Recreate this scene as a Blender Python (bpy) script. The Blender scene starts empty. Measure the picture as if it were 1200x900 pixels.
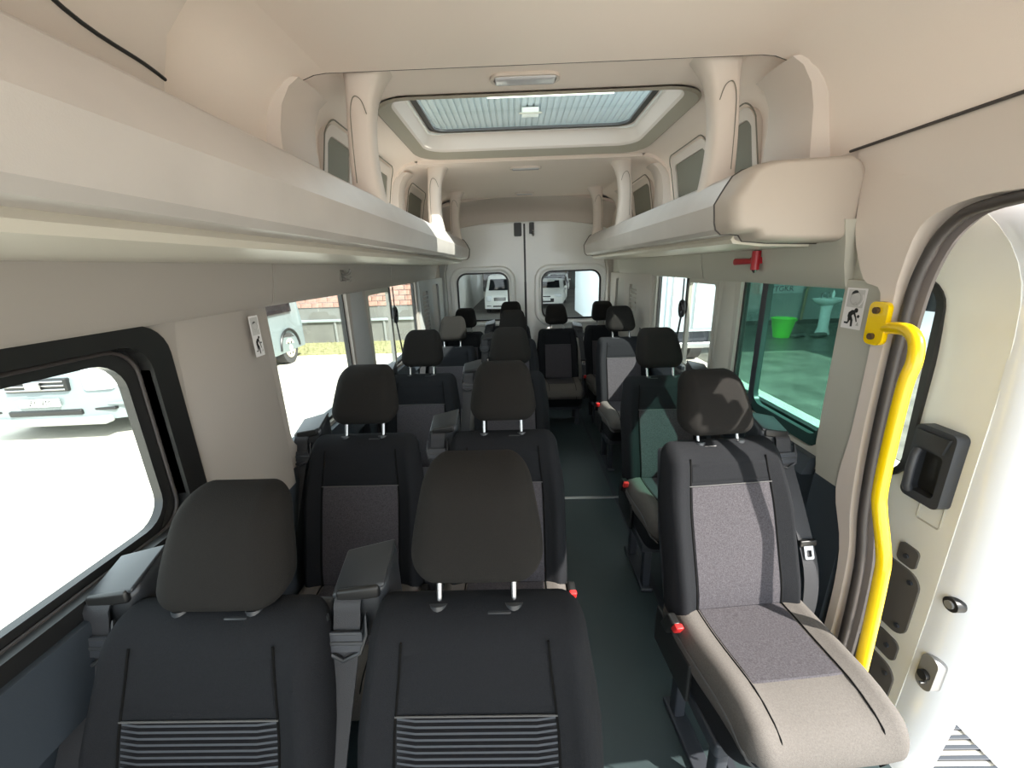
import bpy, bmesh, math, random
from mathutils import Vector, Matrix
random.seed(7)
C = bpy.context.scene.collection
S = bpy.context.scene

# ---------------------------------------------------------------- camera
def setup_camera():
    F, vpx, vpy, roll = 470.0, 605.0, 312.0, 0.033
    Y = Vector(((vpx-600)/F, (450-vpy)/F, -1.0)).normalized()
    h = Vector((1, roll, 0)).normalized()
    X = (h - Y*h.dot(Y)).normalized()
    Z = X.cross(Y)
    cam = bpy.data.cameras.new('camera')
    cam.sensor_width = 36.0
    cam.lens = F/1200*36.0
    cam.clip_start = 0.02
    cam.clip_end = 300
    o = bpy.data.objects.new('camera', cam)
    C.objects.link(o)
    o.matrix_world = Matrix.Translation((-0.10, 0, 1.5)) @ Matrix((X, Y, Z)).to_4x4()
    S.camera = o
setup_camera()

# ---------------------------------------------------------------- sky, sun, exposure
S.view_settings.view_transform = 'Standard'
S.view_settings.look = 'None'
S.view_settings.gamma = 1
S.view_settings.use_curve_mapping = False
S.view_settings.exposure = 1.65
W = bpy.data.worlds.new('sky'); S.world = W
W.use_nodes = True
W.node_tree.nodes['Background'].inputs[0].default_value = (0.86, 0.94, 1.0, 1)
W.node_tree.nodes['Background'].inputs[1].default_value = 1.2
sl = bpy.data.lights.new('sun', 'SUN'); sl.energy = 4.4; sl.angle = 0.012; sl.color = (1, .94, .86)
so = bpy.data.objects.new('sun', sl); C.objects.link(so)
so.rotation_euler = Vector((.62, -.46, .72)).to_track_quat('Z', 'Y').to_euler()
S.cycles.max_bounces = 16
S.cycles.diffuse_bounces = 12
S.cycles.transparent_max_bounces = 24
S.cycles.sample_clamp_indirect = 6
S.cycles.caustics_reflective = False
S.cycles.caustics_refractive = False

# ---------------------------------------------------------------- materials
MATS = {}
def mat(name, col, rough=.5, metal=0, bump=0, bscale=200, var=0, vscale=4, emit=0, coat=0, aniso=None):
    if name in MATS: return MATS[name]
    m = bpy.data.materials.new(name); m.use_nodes = True
    nt = m.node_tree; b = nt.nodes['Principled BSDF']
    b.inputs['Base Color'].default_value = (*col, 1)
    b.inputs['Roughness'].default_value = rough
    b.inputs['Metallic'].default_value = metal
    if 'cloth' in name: b.inputs['Specular IOR Level'].default_value = .18
    if coat: b.inputs['Coat Weight'].default_value = coat
    if emit:
        b.inputs['Emission Color'].default_value = (*col, 1); b.inputs['Emission Strength'].default_value = emit
    tc = nt.nodes.new('ShaderNodeTexCoord')
    if bump:
        n = nt.nodes.new('ShaderNodeTexNoise'); n.inputs['Scale'].default_value = bscale; n.inputs['Detail'].default_value = 3
        nt.links.new(tc.outputs['Object'], n.inputs['Vector'])
        bp = nt.nodes.new('ShaderNodeBump'); bp.inputs['Strength'].default_value = bump; bp.inputs['Distance'].default_value = .002
        nt.links.new(n.outputs['Fac'], bp.inputs['Height']); nt.links.new(bp.outputs['Normal'], b.inputs['Normal'])
    if var:
        n = nt.nodes.new('ShaderNodeTexNoise'); n.inputs['Scale'].default_value = vscale; n.inputs['Detail'].default_value = 5
        nt.links.new(tc.outputs['Object'], n.inputs['Vector'])
        r = nt.nodes.new('ShaderNodeMapRange'); r.inputs['From Min'].default_value = .3; r.inputs['From Max'].default_value = .7
        r.inputs['To Min'].default_value = 1-var; r.inputs['To Max'].default_value = 1+var
        nt.links.new(n.outputs['Fac'], r.inputs['Value'])
        mx = nt.nodes.new('ShaderNodeVectorMath'); mx.operation = 'SCALE'; mx.inputs[0].default_value = col
        nt.links.new(r.outputs['Result'], mx.inputs['Scale']); nt.links.new(mx.outputs['Vector'], b.inputs['Base Color'])
    MATS[name] = m
    return m
def glass(name, tint, gloss=.06):
    m = bpy.data.materials.new(name); m.use_nodes = True
    nt = m.node_tree; nt.nodes.clear()
    out = nt.nodes.new('ShaderNodeOutputMaterial'); mix = nt.nodes.new('ShaderNodeMixShader')
    t = nt.nodes.new('ShaderNodeBsdfTransparent'); t.inputs[0].default_value = (*tint, 1)
    g = nt.nodes.new('ShaderNodeBsdfGlossy'); g.inputs['Roughness'].default_value = .01
    lw = nt.nodes.new('ShaderNodeLayerWeight'); pw = nt.nodes.new('ShaderNodeMath'); pw.operation = 'POWER'; pw.inputs[1].default_value = 5
    ma = nt.nodes.new('ShaderNodeMath'); ma.operation = 'MULTIPLY_ADD'; ma.inputs[1].default_value = .4; ma.inputs[2].default_value = gloss*.4
    nt.links.new(lw.outputs['Facing'], pw.inputs[0]); nt.links.new(pw.outputs[0], ma.inputs[0])
    nt.links.new(ma.outputs[0], mix.inputs[0]); nt.links.new(t.outputs[0], mix.inputs[1]); nt.links.new(g.outputs[0], mix.inputs[2])
    nt.links.new(mix.outputs[0], out.inputs[0])
    return m
M_head = mat('headliner cloth', (.86, .765, .70), .95, bump=.25, bscale=500)
M_cream = mat('cream plastic', (.66, .585, .53), .55, bump=.12, bscale=600)
M_bin = mat('pale grey bin plastic', (.50, .465, .44), .42, bump=.08, bscale=500, var=.05, vscale=7)
M_grey = mat('warm grey trim', (.385, .35, .315), .6, bump=.12, bscale=500)
M_greyd = mat('mid grey trim', (.44, .43, .375), .6, bump=.12, bscale=500)
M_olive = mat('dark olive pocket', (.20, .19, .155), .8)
M_dark = mat('charcoal plastic', (.030, .034, .042), .45, bump=.1, bscale=500)
M_darkb = mat('blue grey lower trim', (.036, .045, .056), .4, bump=.1, bscale=500)
M_black = mat('black plastic', (.012, .012, .012), .4)
M_cap = mat('padded beige cap', (.44, .385, .335), .6, bump=.12, bscale=500)
M_rubber = mat('dark brown rubber', (.045, .038, .036), .45)
M_cloth = mat('charcoal seat cloth', (.0118, .0128, .0150), .92, bump=.5, bscale=700, var=.12, vscale=300)
M_cloth2 = mat('grey seat cloth', (.115, .106, .098), .9, bump=.5, bscale=700, var=.12, vscale=300)
M_insert = mat('speckled grey insert cloth', (.064, .060, .067), .9, bump=.7, bscale=500, var=.3, vscale=260)
M_rib = mat('light rib cloth', (.062, .068, .078), .85)
M_ribd = mat('dark rib cloth', (.012, .012, .014), .9)
M_headrest = mat('headrest cloth', (.0145, .0136, .0125), .95, bump=.5, bscale=800, var=.1, vscale=400)
M_seam = mat('seam thread cloth', (.003, .003, .003), .95)
M_pipe = mat('grey piping', (.09, .09, .09), .7)
M_belt = mat('black webbing', (.025, .026, .03), .6, bump=.4, bscale=600)
M_tower = mat('dark grey belt housing', (.030, .033, .037), .35)
M_chrome = mat('chrome', (.42, .42, .42), .25, metal=1)
M_red = mat('red buckle', (.75, .03, .03), .4)
M_hammer = mat('dark red plastic', (.36, .008, .016), .35)
M_floor = mat('dark green vinyl', (.030, .045, .048), .42, bump=.15, bscale=300, var=.1, vscale=3)
M_white = mat('white vehicle paint', (.88, .885, .85), .28, coat=.4)
M_white2 = mat('cool white paint', (.36, .42, .45), .3, coat=.4)
M_silver = mat('silver grey paint', (.18, .215, .22), .3, coat=.5)
M_yellow = mat('yellow paint', (.92, .62, .0), .25, coat=.5)
M_metal = mat('brushed steel', (.5, .5, .5), .35, metal=1)
M_lens = mat('lamp lens', (.55, .55, .58), .15)
M_conc = mat('pale concrete', (.62, .58, .50), .9, bump=.4, bscale=20, var=.13, vscale=1.3)
M_gap = mat('joint earth', (.45, .41, .35), .95)
M_wallg = mat('grey rendered wall', (.165, .165, .15), .9, var=.1, vscale=2)
M_walld = mat('dark rear wall', (.10, .09, .085), .9, var=.3, vscale=1)
M_brick = mat('orange brick', (.36, .20, .155), .9, var=.25, vscale=9)
M_grass = mat('dry yellow green grass', (.27, .265, .13), .95, var=.3, vscale=8)
M_corr = mat('galvanised corrugated steel', (.48, .54, .58), .5, metal=.15)
M_tyre = mat('tyre rubber', (.05, .05, .05), .85)
M_wheel = mat('cream steel wheel', (.65, .58, .42), .5)
M_carglass = mat('dark car glass', (.02, .025, .03), .08)
M_ceram = mat('white ceramic', (.85, .87, .86), .12)
M_green = mat('lime green plastic', (.12, .78, .05), .4)
M_head_l = mat('headlamp', (.85, .88, .9), .1)
M_plate = mat('number plate white', (.85, .85, .82), .4)
M_sticker = mat('sticker white', (.78, .76, .76), .4)
M_ink = mat('black ink', (.01, .01, .01), .5)
M_inkg = mat('grey ink', (.42, .41, .40), .5)
G_clear = glass('clear glass', (.93, .97, .96))
G_teal = glass('teal tinted glass', (.46, .68, .62))
G_grey = glass('lightly tinted glass', (.88, .92, .91))

# ---------------------------------------------------------------- mesh helpers
def obj(name, bm, m, parent=None, smooth=True, angle=40):
    me = bpy.data.meshes.new(name)
    bmesh.ops.recalc_face_normals(bm, faces=bm.faces)
    if smooth:
        for f in bm.faces: f.smooth = True
        for e in bm.edges:
            if len(e.link_faces) == 2 and e.calc_face_angle(0) > math.radians(angle): e.smooth = False
    bm.to_mesh(me); bm.free()
    for x in (m if isinstance(m, (list, tuple)) else [m]): me.materials.append(x)
    o = bpy.data.objects.new(name, me); C.objects.link(o)
    if parent: o.parent = parent
    return o
def empty(name, loc=(0, 0, 0), rz=0, parent=None):
    o = bpy.data.objects.new(name, None); C.objects.link(o); o.empty_display_size = .1
    o.location = loc; o.rotation_euler = (0, 0, rz)
    if parent: o.parent = parent
    return o
def tag(o, label, cat, group=None):
    o['label'] = label; o['category'] = cat
    if group: o['group'] = group
    return o
def struct(o):
    o['kind'] = 'structure'; return o
def copy_tree(o, parent=None):
    c = o.copy(); C.objects.link(c); c.parent = parent
    for ch in [x for x in KIDS if x.parent == o]: copy_tree(ch, c)
    return c
KIDS = []
def axis_samples(h, r, segs, lin):
    a = []
    for i in range(segs+1):
        a.append(-h + r*(1-math.cos(math.pi/2*i/segs)) if False else -h + r*i/segs)
    n = max(1, lin)
    for i in range(1, n): a.append(-h+r + (2*h-2*r)*i/n)
    for i in range(segs+1): a.append(h-r + r*i/segs)
    out = []
    for v in a:
        if not out or v-out[-1] > 1e-6: out.append(v)
    return out
def rbox(w, d, h, r, segs=3, lin=4, deform=None, bm=None, loc=(0, 0, 0)):
    """rounded box on a lattice, then an optional deformation of each point"""
    bm = bm or bmesh.new()
    H = (w/2, d/2, h/2)
    r = min(r, *H)
    ax = [axis_samples(H[i], r, segs, lin if not isinstance(lin, tuple) else lin[i]) for i in range(3)]
    vs = {}
    def vert(p):
        k = tuple(round(c, 6) for c in p)
        if k not in vs:
            q = []; 
            inner = [max(-(H[i]-r), min(H[i]-r, p[i])) for i in range(3)]
            dv = Vector([p[i]-inner[i] for i in range(3)])
            if dv.length > 1e-9:
                t = [math.tan(math.pi/4*dv[i]/r)*1.0 if r > 0 else 0 for i in range(3)]
                dv = Vector(t).normalized()*r
            q = Vector(inner)+dv+Vector(loc)
            if deform: q = Vector(deform(*q))
            vs[k] = bm.verts.new(q)
        return vs[k]
    for a in range(3):
        b, c = (a+1) % 3, (a+2) % 3
        for s in (-1, 1):
            for i in range(len(ax[b])-1):
                for j in range(len(ax[c])-1):
                    f = []
                    for (u, v) in ((i, j), (i+1, j), (i+1, j+1), (i, j+1)):
                        p = [0, 0, 0]; p[a] = s*H[a]; p[b] = ax[b][u]; p[c] = ax[c][v]
                        f.append(vert(p))
                    if s < 0: f.reverse()
                    try: bm.faces.new(f)
                    except ValueError: pass
    return bm
def box(x0, x1, y0, y1, z0, z1, r=0.0, bm=None, segs=2):
    bm = bm or bmesh.new()
    if r > 0:
        return rbox(x1-x0, y1-y0, z1-z0, r, segs, 1, None, bm, ((x0+x1)/2, (y0+y1)/2, (z0+z1)/2))
    v = [bm.verts.new((x, y, z)) for x in (x0, x1) for y in (y0, y1) for z in (z0, z1)]
    for q in ((0, 1, 3, 2), (4, 6, 7, 5), (0, 4, 5, 1), (2, 3, 7, 6), (0, 2, 6, 4), (1, 5, 7, 3)):
        bm.faces.new([v[i] for i in q])
    return bm
def smooth_path(pts, n=6):
    P = [Vector(p) for p in pts]; out = []
    for i in range(len(P)-1):
        p0 = P[max(i-1, 0)]; p1 = P[i]; p2 = P[i+1]; p3 = P[min(i+2, len(P)-1)]
        for k in range(n):
            t = k/n
            out.append(.5*((2*p1)+(-p0+p2)*t+(2*p0-5*p1+4*p2-p3)*t*t+(-p0+3*p1-3*p2+p3)*t**3))
    out.append(P[-1]); return out
def tube(pts, r, n=10, bm=None, closed=False, rfun=None):
    bm = bm or bmesh.new()
    P = [Vector(p) for p in pts]; rings = []
    up = Vector((0, 0, 1)); N = len(P)
    prev = None
    for i, p in enumerate(P):
        if closed: t = (P[(i+1) % N]-P[i-1]).normalized()
        else: t = (P[min(i+1, N-1)]-P[max(i-1, 0)]).normalized()
        if prev is None:
            a = t.cross(up) if abs(t.z) < .9 else t.cross(Vector((1, 0, 0)))
            a.normalize()
        else:
            a = (prev - t*prev.dot(t)).normalized()
        prev = a; b = t.cross(a)
        rr = rfun(i/(N-1)) if rfun else r
        rings.append([bm.verts.new(p+a*rr*math.cos(2*math.pi*k/n)+b*rr*math.sin(2*math.pi*k/n)) for k in range(n)])
    for i in range(N if closed else N-1):
        A, B = rings[i], rings[(i+1) % N]
        for k in range(n): bm.faces.new((A[k], A[(k+1) % n], B[(k+1) % n], B[k]))
    if not closed:
        bm.faces.new(rings[0][::-1]); bm.faces.new(rings[-1])
    return bm
def ribbon(pts, wdir, w, t=.003, bm=None):
    """strap: polyline with width along wdir, thickness t"""
    bm = bm or bmesh.new(); P = [Vector(p) for p in pts]; wd = Vector(wdir).normalized(); rings = []
    for i, p in enumerate(P):
        tg = (P[min(i+1, len(P)-1)]-P[max(i-1, 0)]).normalized(); nn = tg.cross(wd).normalized()
        rings.append([bm.verts.new(p+wd*a*w/2+nn*b*t/2) for a, b in ((-1, -1), (1, -1), (1, 1), (-1, 1))])
    for i in range(len(P)-1):
        for k in range(4): bm.faces.new((rings[i][k], rings[i][(k+1) % 4], rings[i+1][(k+1) % 4], rings[i+1][k]))
    bm.faces.new(rings[0][::-1]); bm.faces.new(rings[-1])
    return bm
def rrect(u0, u1, v0, v1, r, n=6):
    """rounded rectangle loop; r one value or four (u1v0, u1v1, u0v1, u0v0)"""
    R = r if isinstance(r, (tuple, list)) else (r,)*4
    out = []
    for (cu, cv, a0, rr) in ((u1, v0, -90, R[0]), (u1, v1, 0, R[1]), (u0, v1, 90, R[2]), (u0, v0, 180, R[3])):
        ccu = cu-rr if cu == u1 else cu+rr
        ccv = cv-rr if cv == v1 else cv+rr
        k = n if rr > 0 else 0
        for i in range(k+1):
            a = math.radians(a0+90*i/max(k, 1))
            out.append((ccu+rr*math.cos(a), ccv+rr*math.sin(a)))
            if rr <= 0: break
    return out
def plate(outer, holes, fmap, thick, cuts=(), cutsu=(), bm=None):
    """flat plate with holes in (u, v); fmap(u, v, t) gives the point, t from 0 to thick"""
    b2 = bmesh.new(); edges = []
    for loop in [outer]+list(holes):
        vs = [b2.verts.new((u, v, 0)) for u, v in loop]
        for i in range(len(vs)): edges.append(b2.edges.new((vs[i], vs[(i+1) % len(vs)])))
    bmesh.ops.triangle_fill(b2, edges=edges, use_beauty=True, use_dissolve=False)
    for z in cuts:
        bmesh.ops.bisect_plane(b2, geom=b2.verts[:]+b2.edges[:]+b2.faces[:], plane_co=(0, z, 0), plane_no=(0, 1, 0))
    for u in cutsu:
        bmesh.ops.bisect_plane(b2, geom=b2.verts[:]+b2.edges[:]+b2.faces[:], plane_co=(u, 0, 0), plane_no=(1, 0, 0))
    b2.verts.index_update(); b2.faces.ensure_lookup_table()
    bm = bm or bmesh.new()
    A = [bm.verts.new(fmap(v.co.x, v.co.y, 0)) for v in b2.verts]
    B = [bm.verts.new(fmap(v.co.x, v.co.y, thick)) for v in b2.verts]
    for f in b2.faces:
        ids = [v.index for v in f.verts]
        bm.faces.new([A[i] for i in ids]); bm.faces.new([B[i] for i in reversed(ids)])
    for e in b2.edges:
        if len(e.link_faces) == 1:
            i, j = e.verts[0].index, e.verts[1].index
            bm.faces.new((A[i], A[j], B[j], B[i]))
    b2.free(); return bm
def loft(sections, bm=None, closed=True, cap=True):
    bm = bm or bmesh.new()
    R = [[bm.verts.new(p) for p in s] for s in sections]
    n = len(R[0])
    for i in range(len(R)-1):
        for k in range(n if closed else n-1):
            bm.faces.new((R[i][k], R[i][(k+1) % n], R[i+1][(k+1) % n], R[i+1][k]))
    if cap and closed:
        bm.faces.new(R[0][::-1]); bm.faces.new(R[-1])
    return bm
def cyl(p0, p1, r, n=16, r2=None, bm=None):
    return tube([p0, p1], r, n, bm, rfun=(lambda t: r+((r2 if r2 is not None else r)-r)*t))
def ring_frame(loop_o, loop_i, fmap, thick, bm=None):
    bm = bm or bmesh.new(); n = len(loop_o)
    q = [[bm.verts.new(fmap(*p, t)) for p in L] for L, t in ((loop_o, 0), (loop_i, 0), (loop_i, thick), (loop_o, thick))]
    for a in range(4):
        A, B = q[a], q[(a+1) % 4]
        for k in range(n): bm.faces.new((A[k], A[(k+1) % n], B[(k+1) % n], B[k]))
    return bm
def sidemap(s, x):            # u = y, v = z on the side wall s (-1 left, 1 right), t goes outwards
    return lambda u, v, t: (s*(x+t), u, v)
def text_mesh(name, body, size, m, matrix, parent=None, extrude=.0005):
    cu = bpy.data.curves.new(name, 'FONT'); cu.body = body; cu.size = size; cu.extrude = extrude
    cu.align_x = 'CENTER'; cu.align_y = 'CENTER'
    t = bpy.data.objects.new(name, cu)
    C.objects.link(t); dg = bpy.context.evaluated_depsgraph_get()
    me = bpy.data.meshes.new_from_object(t.evaluated_get(dg)); bpy.data.objects.remove(t)
    me.materials.clear(); me.materials.append(m)
    o = bpy.data.objects.new(name, me); C.objects.link(o); o.matrix_world = matrix
    if parent: o.parent = parent
    return o
YR = 4.5          # plane of the rear doors

# ================================================================= SHELL
fl = struct(obj('floor', box(-1.0, 1.0, -1.2, YR, -.06, 0), M_floor, smooth=False))
obj('threshold_strip', box(.02, .60, 2.35, 2.375, 0, .006, .002), M_metal, fl)
for x in (.10, .52):
    obj('floor_rail', box(x-.012, x+.012, .4, 4.3, 0, .004), M_dark, fl)

# side walls: a light upper band with window openings, a dark lower lining
def lwin(y0, y1, z0, z1, r): return rrect(y0, y1, z0, z1, r)
L_W = [(-.70, .84, .93, 1.385, .06), (1.29, 1.92, .89, 1.50, .07), (2.17, 3.26, .89, 1.50, .07)]
R_W = [(1.25, 1.86, .86, 1.50, .07), (2.06, 2.98, .86, 1.50, .07)]
wl = struct(obj('wall_left', plate([(-1.2, .80), (YR, .80), (YR, 1.56), (-1.2, 1.56)], [lwin(*w) for w in L_W], sidemap(-1, .905), .030), M_grey, angle=30))
obj('front_window_skirt', plate(rrect(-1.2, .88, .78, .915, 0), [], sidemap(-1, .897), .01), M_darkb, wl)
obj('lower_lining', plate(rrect(-1.2, YR, 0, .86, .0), [], sidemap(-1, .925), .03), M_darkb, wl)
wr = struct(obj('wall_right', plate([(1.10, .80), (YR, .80), (YR, 1.56), (1.10, 1.56)], [lwin(*w) for w in R_W], sidemap(1, .905), .030), M_greyd, angle=30))
obj('lower_lining', plate([(1.06, 0), (YR, 0), (YR, .84), (1.10, .84)], [], sidemap(1, .925), .03), M_darkb, wr)
# dark slanted shoulders where the lower lining meets the pillars
for s, par, ys in ((-1, wl, ((.86, 1.28), (1.94, 2.15))), (1, wr, ((1.07, 1.23), (1.88, 2.03)))):
    for y0, y1 in ys:
        obj('pillar_foot', loft([[(s*.86, y, .0), (s*.89, y, .80-.0), (s*.905, y, .84), (s*.93, y, .84), (s*.93, y, 0)] for y in (y0, y1)]), M_darkb, par)
# pillar covers proud of the wall
def pillar_cover(s, y0, y1, m, par, z0=.80, z1=1.42):
    secs = []
    for z in [z0+(z1-z0)*i/6 for i in range(7)]:
        k = -.022+.016*(1-((z-z0)/(z1-z0)))
        secs.append([(s*(.908), y0-.01, z), (s*(.884-k), y0+.02, z), (s*(.876-k), (y0+y1)/2, z), (s*(.884-k), y1-.02, z), (s*.908, y1+.01, z)])
    obj('pillar_cover', loft(secs, closed=True), m, par)
pillar_cover(-1, .91, 1.26, M_grey, wl)
pillar_cover(-1, 1.945, 2.15, mat('cool grey pillar', (.36, .37, .37), .6), wl)
pillar_cover(1, 1.89, 2.03, M_greyd, wr)
# sills under the windows
for s, par, L in ((-1, wl, L_W), (1, wr, R_W)):
    for (y0, y1, z0, z1, r) in L:
        if y0 < 0: y1 += .02
        obj('window_sill', loft([[(s*.86, y, .78), (s*.885, y, z0-.02), (s*.98, y, z0+.004), (s*.98, y, .78)] for y in (y0, y1)]), M_darkb, par)
# windows: rubber surround + panes
def window(n, s, y0, y1, z0, z1, r, x, g, rm=.014, slider=None):
    root = struct(empty('window_%d' % n, (s*x, (y0+y1)/2, z0)))
    off = root.location
    f0 = sidemap(s, x); f = lambda u, v, t: Vector(f0(u, v, t))-off
    obj('rubber_seal', ring_frame(rrect(y0, y1, z0, z1, r), rrect(y0+rm, y1-rm, z0+rm, z1-rm, max(r-rm, .01)), f, .02), M_black, root)
    obj('pane', plate(rrect(y0+rm, y1-rm, z0+rm, z1-rm, max(r-rm, .01)), [], lambda u, v, t: f(u, v, t+.008), .004), g, root)
    return root, f
w1, f = window(1, -1, -.70, .84, .93, 1.385, .06, .93, G_clear, .02)
# black bezel of the front left window: outer bezel and inner sash steps
obj('outer_bezel', ring_frame(rrect(-.80, .895, .90, 1.405, .07), rrect(-.72, .84, .945, 1.368, .06), lambda u, v, t: f(u, v, t-.034), .03), M_black, w1)
obj('sliding_sash', ring_frame(rrect(-.74, .885, .925, 1.39, .06), rrect(-.68, .802, .965, 1.338, .06), lambda u, v, t: f(u, v, t-.004), .02), mat('black sash', (.02, .02, .02), .25), w1)
obj('sash_bead', tube([f(u, v, -.008) for u, v in rrect(-.70, .83, .945, 1.36, .06)], .004, 8, closed=True), M_rubber, w1)
w2, _ = window(2, -1, *L_W[1], .92, G_clear)
w3, f = window(3, -1, *L_W[2], .92, G_clear)
obj('vent_sash', ring_frame(rrect(2.18, 2.60, .90, 1.49, .03), rrect(2.21, 2.565, .92, 1.372, .02), lambda u, v, t: f(u, v, t-.012), .02), M_greyd, w3)
obj('divider_bar', plate(rrect(2.575, 2.60, 1.20, 1.49, 0), [], lambda u, v, t: f(u, v, t-.016), .02), M_black, w3)
w4, f = window(4, 1, *R_W[0], .92, G_teal)
obj('divider_bar', plate(rrect(1.665, 1.70, .865, 1.49, 0), [], lambda u, v, t: f(u, v, t-.012), .02), M_dark, w4)
obj('white_inner_frame', ring_frame(rrect(1.262, 1.672, .865, 1.49, .05), rrect(1.272, 1.664, .905, 1.49, .05), lambda u, v, t: f(u, v, t-.010), .02), mat('black frit', (.02, .05, .045), .3), w4)
w5, f = window(5, 1, *R_W[1], .92, G_grey)
obj('vent_sash', ring_frame(rrect(2.07, 2.45, .87, 1.49, .03), rrect(2.10, 2.42, .90, 1.378, .02), lambda u, v, t: f(u, v, t-.012), .02), M_greyd, w5)
obj('divider_bar', plate(rrect(2.43, 2.455, 1.20, 1.49, 0), [], lambda u, v, t: f(u, v, t-.016), .02), M_black, w5)
# rear quarter linings (light) with recessed panels and vent slots
for s, par, mm in ((-1, wl, mat('cool grey quarter lining', (.40, .41, .40), .6)), (1, wr, mat('beige quarter lining', (.46, .43, .38), .6))):
    obj('quarter_lining', plate(rrect(3.30 if s < 0 else 3.03, YR-.02, .85, 1.41, .0), [rrect(3.40, 3.62, .98, 1.32, .03), rrect(3.80, 4.12, .90, 1.36, .05)], sidemap(s, .885), .02), mm, par)
    for k in range(9):
        obj('vent_slat', box(s*.888-.003, s*.888+.003, 3.42, 3.60, 1.0+k*.034, 1.012+k*.034, .002), mm, par)
    obj('door_shut_pillar', loft([[(s*.86, y, 0), (s*.86, y, 1.45), (s*.78, y, 1.75), (s*.84, y, 1.8), (s*.95, y, 1.5), (s*.95, y, 0)] for y in (YR-.14, YR)]), mm, par)

# trim strip between the windows and the luggage racks
for s in (-1, 1):
    ya, yb = (-1.2, 1.27) if s < 0 else (1.26, 1.31)
    segs = [(-1.2, 1.30), (1.307, 2.55), (2.556, 4.0)] if s < 0 else [(1.25, 2.20), (2.207, 4.0)]
    root = struct(empty('trim_1' if s < 0 else 'trim_2', (s*.9, 2, 1.41)))
    for y0, y1 in segs:
        obj('cant_panel', loft([[(s*.905, y, 1.405), (s*.897, y, 1.402), (s*.886, y, 1.412), (s*.872, y, 1.47), (s*.862, y, 1.54), (s*.85, y, 1.60), (s*.95, y, 1.60)] for y in (y0, y1)]).copy() if False else loft([[(s*.905-s*.9, y-2, -.005), (s*-.003, y-2, -.008), (s*-.014, y-2, .002), (s*-.028, y-2, .06), (s*-.038, y-2, .13), (s*-.05, y-2, .19), (s*.05, y-2, .19)] for y in (y0, y1)]), M_grey if s < 0 else M_greyd, root)

# ================================================================= CEILING
def zprof(s, zc, n=7):
    pts = [(s*.70, zc)]
    for i in range(1, n+1):
        a = math.pi/2*i/n
        pts.append((s*(.70+.18*math.sin(a)), zc-.17*(1-math.cos(a))))
    pts += [(s*.893, 1.79)]
    return pts
def ceil_section(y0, y1, zc, hole=None, thick=.02, m=M_head, name='ceiling', parent=None):
    bm = plate([(-.70, y0), (.70, y0), (.70, y1), (-.70, y1)], [hole] if hole else [], lambda u, v, t: (u, v, zc+t), thick)
    for s in (-1, 1):
        pr = zprof(s, zc)
        loft([[(x, y, z) for x, z in pr]+[(x+s*.02, y, z+.02) for x, z in pr[::-1]] for y in (y0, y1)], bm)
    return obj(name, bm, m, parent, angle=35)
ce = struct(ceil_section(-1.2, 1.52, 2.118))
SR = rrect(-.67, .68, 1.80, 2.73, (.16, .14, .14, .16), 8)
ceil_section(1.52, 2.785, 2.148, SR, name='centre_panel', parent=ce)
ceil_section(2.785, 4.16, 2.128, None, name='rear_panel', parent=ce)
# headliner rolls: rounded edges at the steps
def arch_bead(y, zc, r, m, nm):
    L = zprof(-1, zc)[::-1]+zprof(1, zc)
    obj(nm, tube([(x, y, z) for x, z in L], r, 8), m, ce)
arch_bead(1.524, 2.124, .006, M_rubber, 'edge_welt')
arch_bead(2.79, 2.134, .005, M_cream, 'edge_welt')
# rear cove down to the door header
secs = []
for i in range(9):
    a = math.pi/2*i/8
    secs.append((4.14+.30*math.sin(a), 2.128-.14*(1-math.cos(a))))
secs.append((4.46, 1.945)); secs.append((4.50, 1.935))
obj('rear_cove', loft([[(x, y, z-.10*abs(x/.9)**3) for x in [-.9+.1*k for k in range(19)]]+[(x, y+.01, z+.03-.10*abs(x/.9)**3) for x in [.9-.1*k for k in range(19)]] for y, z in secs]), M_cream, ce)
# upper side lining above the racks (headliner colour) and door header
for s in (-1, 1):
    obj('upper_side_lining', plate(rrect(-1.2 if s < 0 else -1.2, 4.3, 1.54 if s < 0 else 1.62, 1.80, 0), [], sidemap(s, .893), .02), M_cream, ce)
for s in (-1, 1): obj('rear_side_lining', plate(rrect(4.10, YR+.02, 1.54, 2.24, 0), [], sidemap(s, .893), .02), M_cream, ce)
obj('door_header', loft([[(.893, y, 1.80), (.885, y, 1.74), (.883, y, 1.66), (.886, y, 1.614), (.93, y, 1.604), (.97, y, 1.8)] for y in (-1.2, 1.30)]), M_cream, ce)
obj('header_welt', tube([(.888, -1.2, 1.792), (.888, 1.33, 1.792)], .004, 8), M_rubber, ce)
# cab side shelf at front left, with its dark joint
obj('cab_shelf_lining', loft([[(x+dx, y, z) for x, z, dx in ((-.90, 1.78, 0), (-.865, 1.80, 0), (-.845, 1.90, 0), (-.815, 1.985, 0), (-.74, 2.06, 0), (-.62, 2.09, 0), (-.5, 2.117, 0), (-.5, 2.13, 0), (-.9, 2.13, 0))] for y in (-1.2, 1.0)]), M_cream, ce)
obj('cab_shelf_joint', tube(smooth_path([(-.842, 1.002, 1.908), (-.838, .95, 1.915), (-.832, .80, 1.93), (-.80, .62, 1.99), (-.74, .5, 2.055), (-.62, .42, 2.087)]), .004, 8), M_black, ce)
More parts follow.
